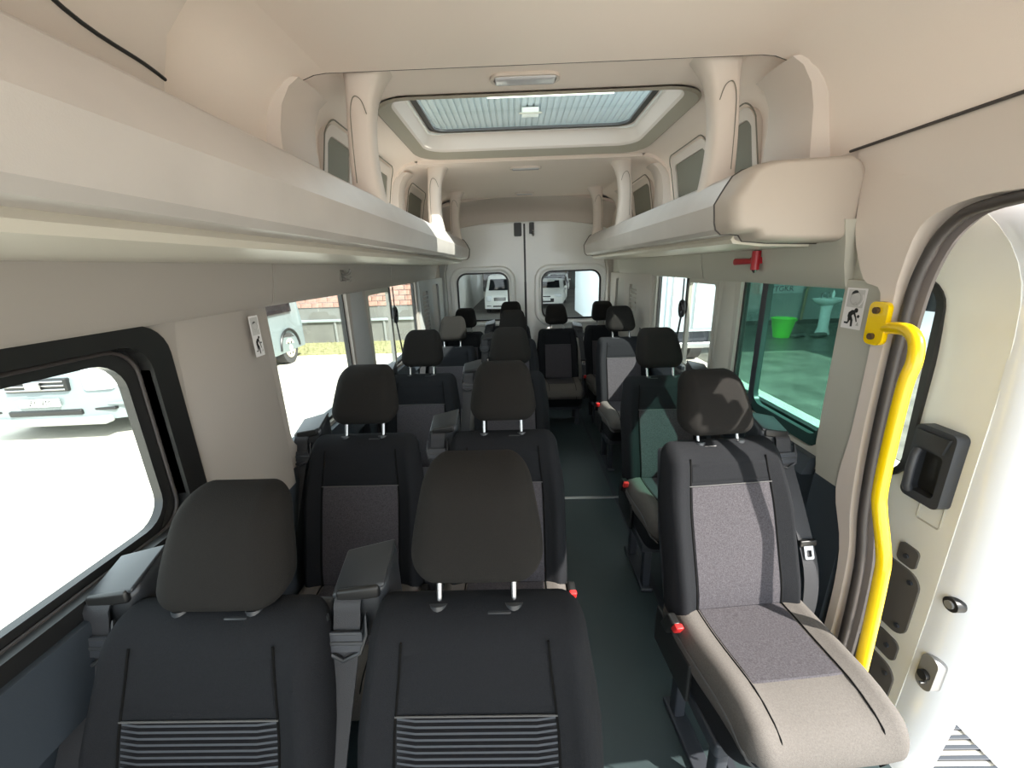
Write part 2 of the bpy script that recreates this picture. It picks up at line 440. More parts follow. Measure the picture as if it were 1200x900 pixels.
# ceiling ribs on both upper sides and recessed pockets between them
def rib_cover(s, y0, y1):
    secs = []
    for z, pr in ((1.72, .0), (1.80, .0), (1.95, 0), (2.02, .012), (2.07, .04), (2.095, .075)):
        xo = .905-pr*.8; xi = .845-pr
        k = (z-1.72)/.375; a0 = y0+.05*k; a1 = y1-.05*k
        secs.append([(s*xo, a0, z), (s*xi, a0+.03, z), (s*(xi-.008), (a0+a1)/2, z), (s*xi, a1-.03, z), (s*xo, a1, z)])
    obj('rib_cover', loft(secs), M_cream, ce)
for s in (-1, 1):
    for y0, y1 in ((1.40, 1.76), (2.74, 3.02), (3.66, 3.9)): rib_cover(s, y0, y1)
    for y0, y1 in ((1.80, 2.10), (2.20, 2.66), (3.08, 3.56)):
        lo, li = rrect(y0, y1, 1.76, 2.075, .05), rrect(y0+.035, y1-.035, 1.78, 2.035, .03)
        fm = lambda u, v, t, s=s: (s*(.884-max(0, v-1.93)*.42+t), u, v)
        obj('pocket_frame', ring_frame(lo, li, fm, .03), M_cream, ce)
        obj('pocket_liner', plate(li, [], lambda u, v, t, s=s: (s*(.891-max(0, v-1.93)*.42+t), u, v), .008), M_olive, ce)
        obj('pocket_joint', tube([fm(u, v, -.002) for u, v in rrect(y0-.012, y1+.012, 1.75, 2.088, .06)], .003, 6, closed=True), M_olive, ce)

# roof hatch: stepped surround, well and pane
hat = struct(empty('window_6', (0, 2.2, 2.148)))
def hring(a, b, nm, m):
    (o1, z1), (o2, z2) = a, b
    bm = loft([[(u, v-2.2, z1-2.148) for u, v in o1], [(u, v-2.2, z2-2.148) for u, v in o2]], cap=False)
    obj(nm, bm, m, hat)
A0 = rrect(-.675, .685, 1.795, 2.735, (.17, .15, .15, .17), 8)
A1 = rrect(-.665, .675, 1.81, 2.72, (.16, .14, .14, .16), 8)
A2 = rrect(-.615, .625, 1.86, 2.68, (.13, .12, .12, .13), 8)
A3 = rrect(-.605, .615, 1.87, 2.67, (.12, .11, .11, .12), 8)
A4 = rrect(-.57, .575, 1.90, 2.63, (.09, .09, .09, .09), 8)
A5 = rrect(-.54, .545, 1.93, 2.60, (.07, .07, .07, .07), 8)
M_lip = mat('grey olive hatch lip', (.36, .33, .27), .8)
hring((A0, 2.140), (A1, 2.134), 'outer_lip', M_lip); hring((A1, 2.134), (A2, 2.165), 'hatch_lip', M_lip)
hring((A2, 2.165), (A3, 2.175), 'well_step', M_cream); hring((A3, 2.175), (A4, 2.25), 'hatch_well', M_cream)
obj('rubber_seal', ring_frame([(u, v-2.2) for u, v in A4], [(u, v-2.2) for u, v in A5], lambda u, v, t: (u, v, .102+t), .012), M_black, hat)
obj('pane', plate([(u, v-2.2) for u, v in A5], [], lambda u, v, t: (u, v, .112+t), .005), G_grey, hat)
# roof skin above so that light enters only through the hatch
rf = obj('roof_skin', plate([(-.99, -1.2), (.99, -1.2), (.99, YR+.05), (-.99, YR+.05)], [[(u, v) for u, v in A4]], lambda u, v, t: (u, v, 2.26+t-.25*abs(u/.99)**4), .01, cutsu=(-.9, -.8, -.7, .7, .8, .9)), M_white, ce)

# dome lights
def dome(y, w, d, z, lab, x=-.035):
    o = tag(empty('dome_light', (x, y, z)), lab, 'lamp', 'ceiling lamps along the van')
    obj('lamp_rim', ring_frame(rrect(-w/2, w/2, -d/2, d/2, d*.48), rrect(-w/2+.012, w/2-.012, -d/2+.01, d/2-.01, d*.36), lambda u, v, t: (u, v, -.008+t), .012), M_cream, o)
    obj('lamp_lens', rbox(w-.03, d-.024, .02, .009, 3, 3, None, None, (0, 0, -.004)), M_lens, o)
    return o
dome(1.685, .25, .085, 2.146, 'oval ceiling lamp with grey lens in front of the roof hatch', -.05)
dome(2.96, .21, .065, 2.126, 'oval ceiling lamp behind the roof hatch', -.02)
dome(3.93, .17, .05, 2.126, 'small thin ceiling lamp nearest the rear doors', -.01)

# ================================================================= LUGGAGE RACKS
PROF = [(.540, 1.592), (.534, 1.612), (.531, 1.640), (.528, 1.664), (.542, 1.690), (.557, 1.716), (.574, 1.742), (.60, 1.758), (.64, 1.766), (.85, 1.772), (.88, 1.760), (.90, 1.735), (.90, 1.575), (.885, 1.55), (.86, 1.542), (.70, 1.548), (.625, 1.556), (.612, 1.574), (.585, 1.578), (.556, 1.578)]
def rack(s, y0, y1, label):
    root = tag(empty('luggage_rack', (s*.72, (y0+y1)/2, 1.55)), label, 'luggage rack', 'overhead luggage racks')
    off = root.location
    def sec(y, k, dy=0):
        cx, cz = .72, 1.66
        return [Vector((s*(cx+(x-cx)*k), y, cz+(z-cz)*k))-off for x, z in PROF]
    yy = [y0+.03+(y1-y0-.06)*i/12 for i in range(13)]
    obj('rack_body', loft([sec(y, 1) for y in yy]), M_bin, root, angle=24)
    obj('under_lip', loft([[Vector((s*x, y, z))-off for x, z in ((.612, 1.574), (.618, 1.560), (.70, 1.549), (.86, 1.541), (.86, 1.532), (.70, 1.538), (.612, 1.549), (.604, 1.562))] for y in (y0+.13, y1-.03)]), mat('satin cream lip', (.62, .58, .50), .3), root)
    # end caps
    for yc, d in (((y0, 1),) if s > 0 else ())+((y1, -1),):
        ss = [sec(yc+d*.034, 1.012)]
        for i in range(1, 7):
            a = math.pi/2*i/6
            ss.append(sec(yc+d*(.034-.05*math.sin(a)), 1.012-.16*(1-math.cos(a))))
        if yc == y0: ss.insert(0, sec(yc+.10, 1.012))
        obj('end_cap', loft(ss), M_cap, root, angle=50)
        obj('cap_joint', tube([p for p in sec(yc+d*(.10 if yc == y0 else .036), 1.016)], .003, 6, closed=True), M_rubber, root)
    # posts up to the ceiling
    for yp, w in ((1.60, 1.0), (2.90, .95), (3.80, .9)):
        secs = []
        for i in range(13):
            t = i/12
            z = 1.735+(2.150-1.735)*t
            flare = max(0, (t-.72)/.28)**2
            hw = (.055-.010*math.sin(math.pi*t)+.022*flare)*w
            hd = (.045+.02*flare)*w
            cx = .625-.028*t**2-.012*math.sin(math.pi*t)*-1-.012*flare
            ring = []
            for k in range(16):
                a = 2*math.pi*k/16
                ca, sa = math.cos(a), math.sin(a)
                ring.append(Vector((s*(cx+hw*math.copysign(abs(ca)**.55, ca)), yp+hd*math.copysign(abs(sa)**.55, sa), z))-off)
            secs.append(ring)
        p = obj('roof_post', loft(secs), M_cream, root)
        obj('post_groove', tube([p-off for p in smooth_path([(s*q, yp-.048*w-h, z) for q, z, h in ((.655, 1.80, -.004), (.652, 1.93, -.004), (.645, 2.02, 0.0), (.628, 2.06, .003), (.605, 2.05, .002), (.592, 2.01, -.002))], 5)], .0016, 6), M_olive, root)
    return root
rack(-1, -1.0, 3.93, 'long pale grey overhead luggage rack along the left side above the windows')
rack(1, 1.27, 3.93, 'pale grey overhead luggage rack on the right with padded beige end cap')

# ================================================================= DOOR OPENING (right) and sliding door
op = struct(empty('trim_3', (.9, 1.1, 0)))
def opp(u, v, x): return Vector((x, u-.035, v))-op.location
# cream pillar strip beside the opening (from sill up into the header)
outl = [(1.075, 0), (1.055, .35), (1.06, .62), (1.09, .78), (1.105, 1.0), (1.105, 1.25), (1.105, 1.40), (1.105, 1.44), (1.08, 1.56), (1.0, 1.605), (.88, 1.618)]
inl = [(1.11, 0), (1.09, .35), (1.10, .62), (1.16, .80), (1.150, 1.0), (1.150, 1.25), (1.155, 1.40), (1.22, 1.435), (1.28, 1.56), (1.28, 1.66), (1.20, 1.70)]
obj('pillar_strip', loft([[opp(a[0], a[1], .90), opp(a[0]+.01, a[1], .885), opp(b[0], b[1], .882), opp(b[0], b[1], .93), opp(a[0], a[1], .95)] for a, b in zip(smooth_path([(u, v, 0) for u, v in outl], 4), smooth_path([(u, v, 0) for u, v in inl], 4))]), M_cream, op)
# grey pillar panel carrying the sticker
obj('grey_pillar_panel', plate([(1.15, .80), (1.26, .80), (1.283, .9), (1.288, 1.43), (1.16, 1.43)], [], lambda u, v, t: opp(u, v, .890+t), .02), M_greyd, op)
SP = smooth_path([(a, b, 0) for a, b in ((1.055, 0), (1.035, .30), (1.04, .60), (1.07, .78), (1.085, 1.0), (1.088, 1.30), (1.075, 1.46), (1.03, 1.56), (.93, 1.598), (.6, 1.605), (-1.2, 1.605))], 5)
obj('rubber_seal', tube([opp(p.x, p.y, .899) for p in SP], .013, 10), M_rubber, op)
obj('seal_return', loft([[opp(p.x+.01, p.y+.006, .915), opp(p.x-.012, p.y-.008, .925), opp(p.x-.010, p.y-.004, .936), opp(p.x+.02, p.y+.012, .936)] for p in SP]), mat('grey brown flange', (.16, .14, .135), .4), op)
sd = struct(empty('door_1', (1.05, 1.6, 0)))
def dmap(u, v, t):
    k = max(0, v-1.15); j = max(0, .55-v)
    return Vector((1.052+t-.34*k*k-.05*j*j, u, v))-sd.location
d_out = rrect(.93, 2.3, -.08, 1.68, (.02, .02, .30, .02), 10)
d_win = rrect(1.10, 2.15, .84, 1.43, .07)
cuts = [.1, .3, .5, 1.2, 1.25, 1.3, 1.35, 1.4, 1.45, 1.5, 1.55, 1.6, 1.64]
M_door = mat('pearl white door paint', (.80, .81, .78), .3, coat=.5, var=.03, vscale=5)
obj('inner_panel', plate(d_out, [d_win], dmap, .05, cuts), M_door, sd, angle=30)
obj('window_seal', ring_frame(rrect(1.09, 2.16, .83, 1.44, .08), rrect(1.11, 2.14, .85, 1.42, .06), lambda u, v, t: dmap(u, v, t-.006), .03), M_black, sd)
obj('pane', plate(rrect(1.11, 2.14, .85, 1.42, .06), [], lambda u, v, t: dmap(u, v, t+.02), .004), G_clear, sd)
# bright leading edge of the door, bulging round
EP = [(.93, -.08), (.93, .2), (.93, .5), (.93, .8), (.93, 1.1), (.93, 1.3), (.94, 1.40), (.965, 1.50), (1.02, 1.59), (1.10, 1.65), (1.23, 1.68), (1.5, 1.68)]
secs = []
for i, (u, v) in enumerate(EP):
    w = .085 + .012*math.sin(i*.9)
    if i < 6: du, dv = -1, 0
    else:
        a = (i-5)/6*math.pi/2; du, dv = -math.cos(a), math.sin(a)
    secs.append([dmap(u+.004, v, .002), dmap(u+du*w*.35, v+dv*w*.35, .004), dmap(u+du*w*.8, v+dv*w*.8, .03), dmap(u+du*w, v+dv*w, .07), dmap(u+du*w*.7, v+dv*w*.7, .10), dmap(u, v, .10)])
obj('leading_edge', loft(secs), mat('satin white edge paint', (.72, .75, .80), .3, coat=.5), sd)
# pressed recess line round the stile, label pocket, covers
obj('pocket_outline', tube([dmap(u, v, -.001) for u, v in rrect(.965, 1.03, .76, .845, .008)], .0025, 6, closed=True), M_greyd, sd)
for loop in (rrect(.99, 1.05, .60, .665, .015), rrect(.965, 1.20, .37, .59, .04), rrect(.97, 1.05, .27, .345, .02), rrect(.955, 1.20, .03, .25, .04)):
    obj('access_cover', plate(loop, [], lambda u, v, t: dmap(u, v, t-.006), .01), mat('dark grey cover', (.10, .095, .09), .5), sd)
for (u, v) in ((1.02, .63), (.99, .56), (.99, .40), (1.0, .31), (.98, .22), (.98, .06)):
    obj('cover_clip', cyl(dmap(u, v, -.012), dmap(u, v, 0), .007, 12), M_dark, sd)
b = cyl(dmap(.885, .585, -.004), dmap(.885, .585, .02), .020, 20); obj('rubber_plug', b, M_black, sd)
obj('plug_core', cyl(dmap(.885, .585, -.010), dmap(.885, .585, 0), .011, 16), mat('grey plug', (.2, .2, .2), .4), sd)
obj('latch_recess', plate(rrect(.862, .908, .285, .40, .022), [], lambda u, v, t: dmap(u, v, t-.004), .03), mat('grey latch plate', (.22, .22, .22), .4), sd)
obj('latch_bolt', cyl(dmap(.885, .335, -.016), dmap(.885, .335, 0), .014, 14), M_black, sd)
obj('latch_pin', cyl(dmap(.878, .315, -.022), dmap(.878, .315, 0), .004, 8), M_chrome, sd)
# inner pull handle
hb = obj('pull_handle', plate(rrect(.955, 1.065, .825, 1.045, .018), [rrect(.975, 1.045, .85, .975, .012)], lambda u, v, t: dmap(u, v, t-.035), .034), M_dark, sd)
obj('handle_recess', plate(rrect(.965, 1.055, .835, .985, .012), [], lambda u, v, t: dmap(u, v, t-.008), .006), M_black, hb)
obj('handle_grip', tube([dmap(1.035, .852, -.044), dmap(1.030, .87, -.056), dmap(1.028, .915, -.060), dmap(1.03, .96, -.056), dmap(1.035, .975, -.044)], .011, 10), M_dark, hb)
obj('handle_lever', plate([(.975, .985), (1.045, .985), (1.055, 1.03), (.965, 1.03)], [], lambda u, v, t: dmap(u, v, t-.043), .01), M_tower, hb)
# roller arm at the top front of the door
ra = obj('roller_arm', box(-.11, -.06, -.78, -.72, 1.52, 1.62, .012), M_metal, sd)
obj('roller_bracket', box(-.075, -.045, -.80, -.70, 1.50, 1.56, .01), M_black, ra)
obj('roller_wheel', cyl((-.12, -.76, 1.55), (-.09, -.76, 1.55), .018, 16), M_white, ra)

# ================================================================= REAR DOORS
def rear_door(n, xa, xb, s):
    root = struct(empty('door_%d' % n, ((xa+xb)/2, YR, 0)))
    off = root.location
    f = lambda u, v, t: Vector((u, YR-.03*max(0, v-1.2)+t+.0, v))-off
    wx0, wx1 = (-.755, -.185) if s < 0 else (.165, .815)
    win = rrect(wx0, wx1, .92, 1.445, .11)
    obj('door_skin', plate([(xa, 0), (xb, 0), (xb, 1.96), (xa, 1.96)], [win], f, .04, (1.2, 1.5, 1.8)), M_white, root, angle=30)
    o1 = rrect(wx0-.075, wx1+.075, .86, 1.51, .16); o2 = rrect(wx0-.03, wx1+.03, .89, 1.475, .13)
    obj('pressed_surround', loft([[f(u, v, 0) for u, v in o1], [f(u, v, -.022) for u, v in rrect(wx0-.06, wx1+.06, .87, 1.495, .15)], [f(u, v, -.022) for u, v in o2], [f(u, v, .01) for u, v in win]], cap=False), M_white, root)
    obj('rubber_seal', ring_frame(win, rrect(wx0+.018, wx1-.018, .938, 1.427, .095), lambda u, v, t: f(u, v, t), .03), M_black, root)
    obj('pane', plate(rrect(wx0+.018, wx1-.018, .938, 1.427, .095), [], lambda u, v, t: f(u, v, t+.015), .004), G_clear, root)
    pr = rrect(min(xa, xb)+.10, max(xa, xb)-.10, 1.56, 1.87, .03)
    obj('pressed_panel', ring_frame(pr, rrect(min(xa, xb)+.108, max(xa, xb)-.108, 1.568, 1.862, .025), lambda u, v, t: f(u, v, t-.004), .006), M_white, root)
    return root, f
rd2, f = rear_door(2, -.93, -.016, -1)
lt = obj('door_latch', plate(rrect(-.115, -.035, 1.80, 1.93, .012), [], lambda u, v, t: f(u, v, t-.05), .05), M_black, rd2)
rd3, f = rear_door(3, .004, .93, 1)
lt = obj('door_latch', plate(rrect(.045, .095, 1.82, 1.93, .008), [], lambda u, v, t: f(u, v, t-.04), .04), M_black, rd3)
obj('latch_lever', cyl(f(.085, 1.80, -.06), f(.085, 1.85, -.03), .012, 10), M_metal, rd3)
ts = struct(obj('trim_4', box(-.018, .006, YR-.004, YR+.03, 0, 1.95), M_black, smooth=False))
hb = struct(obj('trim_5', box(-.93, .93, YR-.03, YR+.05, 1.925, 2.25), M_white, smooth=False))

# ================================================================= SEATS
def sm(a, b, x):
    t = max(0, min(1, (x-a)/(b-a))); return t*t*(3-2*t)
REC = .36
def slant(z): return (z-.47)*REC
def bol(x): return .030*sm(.14, .19, x)*(1-sm(.20, .24, x)) + .022*sm(.13, .175, -x)*(1-sm(.205, .24, -x))
def back_def(x, y, z):
    k = sm(.74, .93, z)
    x2 = x*(1-.10*k)
    yy = y
    if x < -.17: x2 = (-.17+(x+.17)*.65)*(1-.10*k)
    if y < 0.05: yy = y-bol(x)*(1-.6*k)*max(0, min(1, (.05-y)/.05))
    yy += .02*sm(.55, .42, z)
    return (x2, yy+slant(z)+.0, z)
def front_y(x, z):
    k = sm(.74, .93, z)
    return -bol(x)*(1-.6*k)+slant(z)+.02*sm(.55, .42, z)
def patch(us, zs, off, edge=.005):
    """cloth panel lying on the backrest front"""
    bm = bmesh.new(); g = []
    for j, z in enumerate(zs):
        row = []
        for i, u in enumerate(us):
            x = u*(1-.10*sm(.74, .93, z))
            e = i in (0, len(us)-1) or j in (0, len(zs)-1)
            row.append(bm.verts.new((x, front_y(u, z)-(off if not e else -edge), z)))
        g.append(row)
    for j in range(len(g)-1):
        for i in range(len(us)-1): bm.faces.new((g[j][i], g[j][i+1], g[j+1][i+1], g[j+1][i]))
    return bm
def cush_def(x, y, z):
    zz = z + .018*sm(.12, .20, abs(x))*sm(.36, .46, z) - .035*sm(-.22, -.42, y)*sm(.36, .44, z) + .012*math.exp(-((y+.25)/.12)**2)
    if z < .40: y2 = y + .05*sm(-.25, -.42, y)*(1)
    else: y2 = y
    xx = x*.97*(1-.09*sm(-.02, -.30, y))
    return (xx, y2, zz)
def cush_top(x, y):
    return .472 + .018*sm(.12, .20, abs(x)) - .035*sm(-.22, -.42, y) + .012*math.exp(-((y+.25)/.12)**2)
UX = [-.127, -.124]+[-.124+.257*i/8 for i in range(1, 8)]+[.133, .136]
def make_seat(mx, ribbed=False, hz=0.0, seam=.795, hw=.232, tx=.212):
    """mx = 1: belt on the left as seen from the front of the van; -1 mirrored"""
    root = empty('passenger_seat')
    m = lambda x: x*mx
    def add(name, bm, mt, par=root, **k):
        if mx < 0:
            for v in bm.verts: v.co.x *= -1
        o = obj(name, bm, mt, par, **k); KIDS.append(o); return o
    # backrest
    bk = add('backrest', rbox(.43, .10, .53, .048, 4, (12, 2, 10), back_def, None, (0, .05, .675)), M_cloth)
    zt = seam
    if ribbed:
        bm = bmesh.new(); zs = []; z = .50; pitch = .0092
        rows = []; mi = []
        while z < zt-.004:
            for dz, off in ((0, .001), (.0014, .005), (.0048, .005), (.0062, .001)):
                rows.append((z+dz, off))
            z += pitch
        us = [-.127+.263*i/8 for i in range(9)]
        g = [[bm.verts.new((u, front_y(u, zz)-o_-(.0 if 0 < i < 8 else -.004), zz)) for i, u in enumerate(us)] for zz, o_ in rows]
        for j in range(len(g)-1):
            for i in range(8):
                f = bm.faces.new((g[j][i], g[j][i+1], g[j+1][i+1], g[j+1][i])); f.material_index = 0 if j % 4 in (0, 1) else 1
        ins = add('ribbed_insert', bm, [M_rib, M_ribd], bk, smooth=False)
    else:
        add('backrest_insert', patch(UX, [.475, .479]+[.479+(zt-.483)*j/8 for j in range(1, 8)]+[zt-.004, zt-.001], .003, .002), M_insert, bk)
    add('upper_panel', patch(UX, [zt+.002+(.898-zt)*j/8 for j in range(9)], .0012, .004), M_cloth, bk)
    for u in (-.130, .139):
        add('seam', tube([(u*(1-.10*sm(.74, .93, z)), front_y(u, z)-.0015, z) for z in [.46+.045*i for i in range(11)]], .0022, 6), M_seam, bk)
    add('seam', tube([(-.128+.265*i/8, front_y(-.128+.265*i/8, zt)-.003, zt) for i in range(9)], .0016, 6), M_pipe, bk)
    bs = add('back_shell', rbox(.40, .03, .48, .014, 2, 2, lambda x, y, z: (x*(1-.1*sm(.74, .93, z)), y+slant(z), z), None, (0, .112, .66)), M_dark)
    # headrest
    def hd(x, y, z):
        t = (z-.975)/.205
        k = 1-.20*sm(.20, 1.05, t)-.02*sm(.25, 0, t)
        bulge = -.010*math.cos(x/.125*1.5)*math.sin(math.pi*max(0, min(1, t)))
        return (x*k+.008, y+slant(z)+bulge+.022*max(0, t)**2, z+hz)
    hr = add('headrest', rbox(hw, .105, .190, .048, 5, (8, 3, 8), hd, None, (0, .045, 1.077)), M_headrest)
    for u in (-.062, .070):
        add('headrest_post', cyl((u, .05+slant(.86), .86), (u, .05+slant(1.02)+0, 1.02+hz), .0065, 10), M_chrome, hr)
        add('post_guide', cyl((u, .045+slant(.915), .915), (u, .046+slant(.93), .938), .0165, 14), M_tower, bk)
    add('guide_release', rbox(.045, .02, .010, .005, 2, 2, None, None, (.045, .036+slant(.922), .930)), M_tower, bk)
    # cushion
    cu = add('cushion', rbox(.44, .475, .135, .055, 4, (10, 8, 2), cush_def, None, (0, -.1225, .4045)), M_cloth2)
    bm = bmesh.new(); us = [-.132, -.128]+[-.128+.262*i/6 for i in range(1, 6)]+[.134, .138]; ys = [-.222, -.218]+[-.218+.24*j/6 for j in range(1, 6)]+[.016, .02]
    g = [[bm.verts.new((u*.97*(1-.09*sm(-.02, -.30, y)), y, cush_top(u, y)+(.003 if 0 < i < 8 and 0 < j < 8 else -.002))) for i, u in enumerate(us)] for j, y in enumerate(ys)]
    for j in range(8):
        for i in range(8): bm.faces.new((g[j][i], g[j][i+1], g[j+1][i+1], g[j+1][i]))
    add('cushion_insert', bm, M_insert, cu)
    for u in (-.136, .142):
        pts = [(u*.97*(1-.09*sm(-.02, -.30, y)), y, cush_top(u, y)+.0015) for y in [.02-.036*i for i in range(10)]]
        pts += [(u*.885, -.330, cush_top(u, -.330)-.004), (u*.885, -.352, .418), (u*.885, -.358, .395), (u*.885, -.345, .36)]
        add('seam', tube(pts, .0022, 6), M_seam, cu)
    # side piping along the cushion edge
    for q in (-1, 1):
        add('piping', tube([(q*.221*.97*(1-.09*sm(-.02, -.30, y)), y, .425-.03*sm(-.2, -.36, y)) for y in [.06-.036*i for i in range(10)]]+[(q*.188, -.318, .385), (q*.165, -.343, .37)], .0032, 6), M_pipe, cu)
    # frame and legs
    add('cushion_base', rbox(.395, .42, .15, .05, 3, 4, lambda x, y, z: (x*(1-.06*sm(-.02, -.30, y)), y+.05*sm(.36, .25, z)*sm(-.1, -.3, y), z), None, (0, -.105, .325)), M_cloth)
    add('side_shield', box(-.215, -.20, -.10, .12, .26, .40, .007), M_black)
    add('side_shield', box(.20, .215, -.10, .12, .26, .40, .007), M_black)
    add('seat_frame', box(-.19, .19, -.22, .08, .22, .27, .01), M_dark)
    for q in (-.15, .15):
        for yy in (-.18, .04):
            add('leg', box(q-.018, q+.018, yy-.02, yy+.02, .015, .25, .006), M_dark)
        add('foot_rail', box(q-.028, q+.028, -.22, .09, .0, .02, .005), M_dark)
    # belt tower on the backrest shoulder
    TX = -tx
    def td(x, y, z): return (x, y, z-.022+.25*(x-TX)*sm(.90, .98, z)+.35*(y-.275)*sm(.92, .98, z))
    tw = add('belt_housing', rbox(.106, .095, .135, .022, 3, 3, td, None, (TX, .275, .925)), M_tower)
    add('housing_slot', rbox(.080, .012, .026, .006, 2, 2, lambda x, y, z: (x, y, z+.15*(x-TX)), None, (TX+.002, .228, .945)), M_black, tw)
    add('housing_lid', rbox(.098, .085, .010, .004, 2, 2, td, None, (TX+.002, .270, .988)), M_tower, tw)
    add('belt_screw', cyl((TX+.040, .220, .895), (TX+.040, .24, .895), .008, 10), M_black, tw)
    SX = TX-.022
    bp_ = [(SX+.008, .27, .945), (SX+.006, .222, .935), (SX+.004, .212, .90), (SX, .185, .835), (SX-.006, .145, .76), (SX-.014, .095, .66), (SX-.02, .05, .56), (SX-.02, .03, .46), (SX-.016, .03, .36), (SX-.01, .04, .24)]
    sb = add('seat_belt', ribbon(smooth_path(bp_, 3), (1, 0, 0), .048, .003), M_belt)
    def P(a, c): c += .022; return (SX+.002+a+(c-.86)*.05, .197+(c-.86)*.42-.006, c)
    add('strap_guide', tube([P(-.034, .89), P(-.030, .862), P(.030, .862), P(.034, .89), P(.037, .86), P(.028, .832), P(0, .820), P(-.028, .832), P(-.037, .86)], .0045, 8, closed=True), M_tower, sb)
    add('guide_bar', tube([P(-.034, .848), P(.034, .848)], .0055, 8), M_tower, sb)
    add('guide_plate', plate(rrect(SX-.030, SX+.034, .858, .888, .004), [], lambda u, v, t: (u, .187+(v-.86)*.42+t, v), .004), M_dark, sb)
    tg = add('buckle_tongue', rbox(.055, .012, .022, .004, 2, 2, None, None, (SX-.016, .075, .635)), M_black, sb)
    add('tongue_plate', plate(rrect(SX-.031, SX-.001, .590, .632, .005), [rrect(SX-.024, SX-.008, .597, .616, .003)], lambda u, v, t: (u, .070+t+(v-.63)*.4, v), .003), M_chrome, sb)
    # red release buckle on the other side
    bu = add('buckle', rbox(.026, .045, .075, .008, 2, 2, lambda x, y, z: (x, y-(z-.43)*.5, z), None, (.222, .015, .440)), M_black)
    add('release_button', rbox(.024, .020, .036, .005, 2, 2, lambda x, y, z: (x, y-(z-.43)*.5, z), None, (.223, -.016, .467)), M_red, bu)
    KIDS.append(root)
    return root
KIDS = []
prL = make_seat(1); prR = make_seat(-1)
prRib = make_seat(1, True, seam=.802)
prRibLow = make_seat(1, True, hz=-.048, seam=.802)
prA = make_seat(-1, hz=-.022, seam=.832, hw=.24, tx=.20)
def place(proto, first, x, y, z, label, rz=0, sc=1):
    o = proto if first else copy_tree(proto)
    o.location = (x, y, z); o.rotation_euler = (0, 0, rz)
    if sc != 1: o.scale = (sc, sc, sc)
    tag(o, label, 'seat', 'passenger seats of the van')
    return o
SEATS = [
 (prRibLow, 1, -.645, .352, 0, 'front row window-side seat on the left, ribbed backrest, headrest pushed down'),
 (prRib, 1, -.190, .355, 0, 'front row aisle-side seat, ribbed backrest, chrome headrest posts showing'),
 (prL, 1, -.660, 1.10, 0, 'window-side charcoal seat in the second left row, directly behind the front left seat'),
 (prL, 0, -.168, 1.10, 0, 'aisle-side charcoal seat in the second left row'),
 (prL, 0, -.645, 1.94, 0, 'window-side seat in the third left row, bluish backrest'),
 (prL, 0, -.155, 1.94, 0, 'aisle-side seat in the third left row'),
 (prL, 0, -.640, 3.00, -.05, 'window-side seat in the fourth left row, in front of the back row'),
 (prL, 0, -.150, 3.08, -.02, 'aisle-side seat in the fourth left row, in front of the back row'),
 (prL, 0, -.645, 3.88, -.07, 'back row seat against the left wall'),
 (prL, 0, -.175, 3.90, -.02, 'back row seat second from the left wall, tallest headrest of that row'),
 (prR, 1, .300, 3.86, -.06, 'back row seat facing down the aisle, with pale lit cushion'),
 (prR, 0, .775, 3.88, -.04, 'back row seat against the right wall'),
 (prA, 1, .562, .985, 0, 'nearest single seat on the right beside the yellow handrail, grey cushion in view', math.radians(5)),
 (prR, 0, .625, 1.77, 0, 'middle single seat on the right, greenish in tinted window light'),
 (prR, 0, .715, 2.93, 0, 'rearmost single seat on the right, ahead of the back row'),
]
for a in SEATS: place(*a)

# ================================================================= SMALL INTERIOR THINGS
# yellow handrail with its mounting plate
hx = .835
hr_ = tag(empty('handrail', (hx, .9, 0)), 'bright yellow bent handrail beside the sliding door opening', 'handrail')
hp = smooth_path([(a+.004, b-.018, max(0, c-.03)) for a, b, c in [(.885, 1.115, 1.335), (.875, 1.07, 1.345), (.865, 1.02, 1.345), (.855, .985, 1.325), (.848, .970, 1.28), (.842, .972, 1.22), (.835, .965, 1.08), (.83, .955, .94), (.828, .94, .885), (.825, .915, .83), (.822, .893, .775), (.82, .885, .72), (.815, .872, .55), (.805, .855, .30), (.795, .835, .04), (.795, .83, .0)]], 6)
obj('rail_tube', tube([p-hr_.location for p in hp], .0160, 16), M_yellow, hr_)
bp = obj('mounting_plate', plate(rrect(1.072, 1.130, 1.262, 1.378, .018), [], lambda u, v, t: Vector((.870+t, u, v))-hr_.location, .014), M_yellow, hr_)
for z in (1.355, 1.285):
    obj('plate_bolt', cyl(Vector((.862, 1.103, z))-hr_.location, Vector((.872, 1.103, z))-hr_.location, .009, 10), mat('rusty bolt', (.09, .05, .02), .6), bp)
obj('foot_flange', cyl(Vector((.795, .83, 0))-hr_.location, Vector((.795, .83, .012))-hr_.location, .05, 20), M_yellow, hr_)

# emergency hammer
hm = tag(empty('emergency_hammer', (.866, 1.675, 1.492)), 'red emergency hammer on the right trim panel above the windows', 'hammer')
obj('hammer_handle', rbox(.02, .15, .020, .008, 3, 2, lambda x, y, z: (x, y, z*(1+.35*sm(.03, .14, y))), None, (-.015, .085, -.003)), M_hammer, hm)
obj('hammer_head', tube([(-.016, 0, -.036), (-.016, 0, -.03), (-.016, 0, .03), (-.016, 0, .036)], .016, 14), M_hammer, hm)
for z, e in ((-.036, -1), (.036, 1)):
    obj('steel_tip', cyl((-.016, 0, z), (-.016, 0, z+e*.012), .012, 12, .003), M_chrome, hm)
obj('hammer_clip', box(-.01, .008, -.012, .055, -.012, .012, .003), M_hammer, hm)

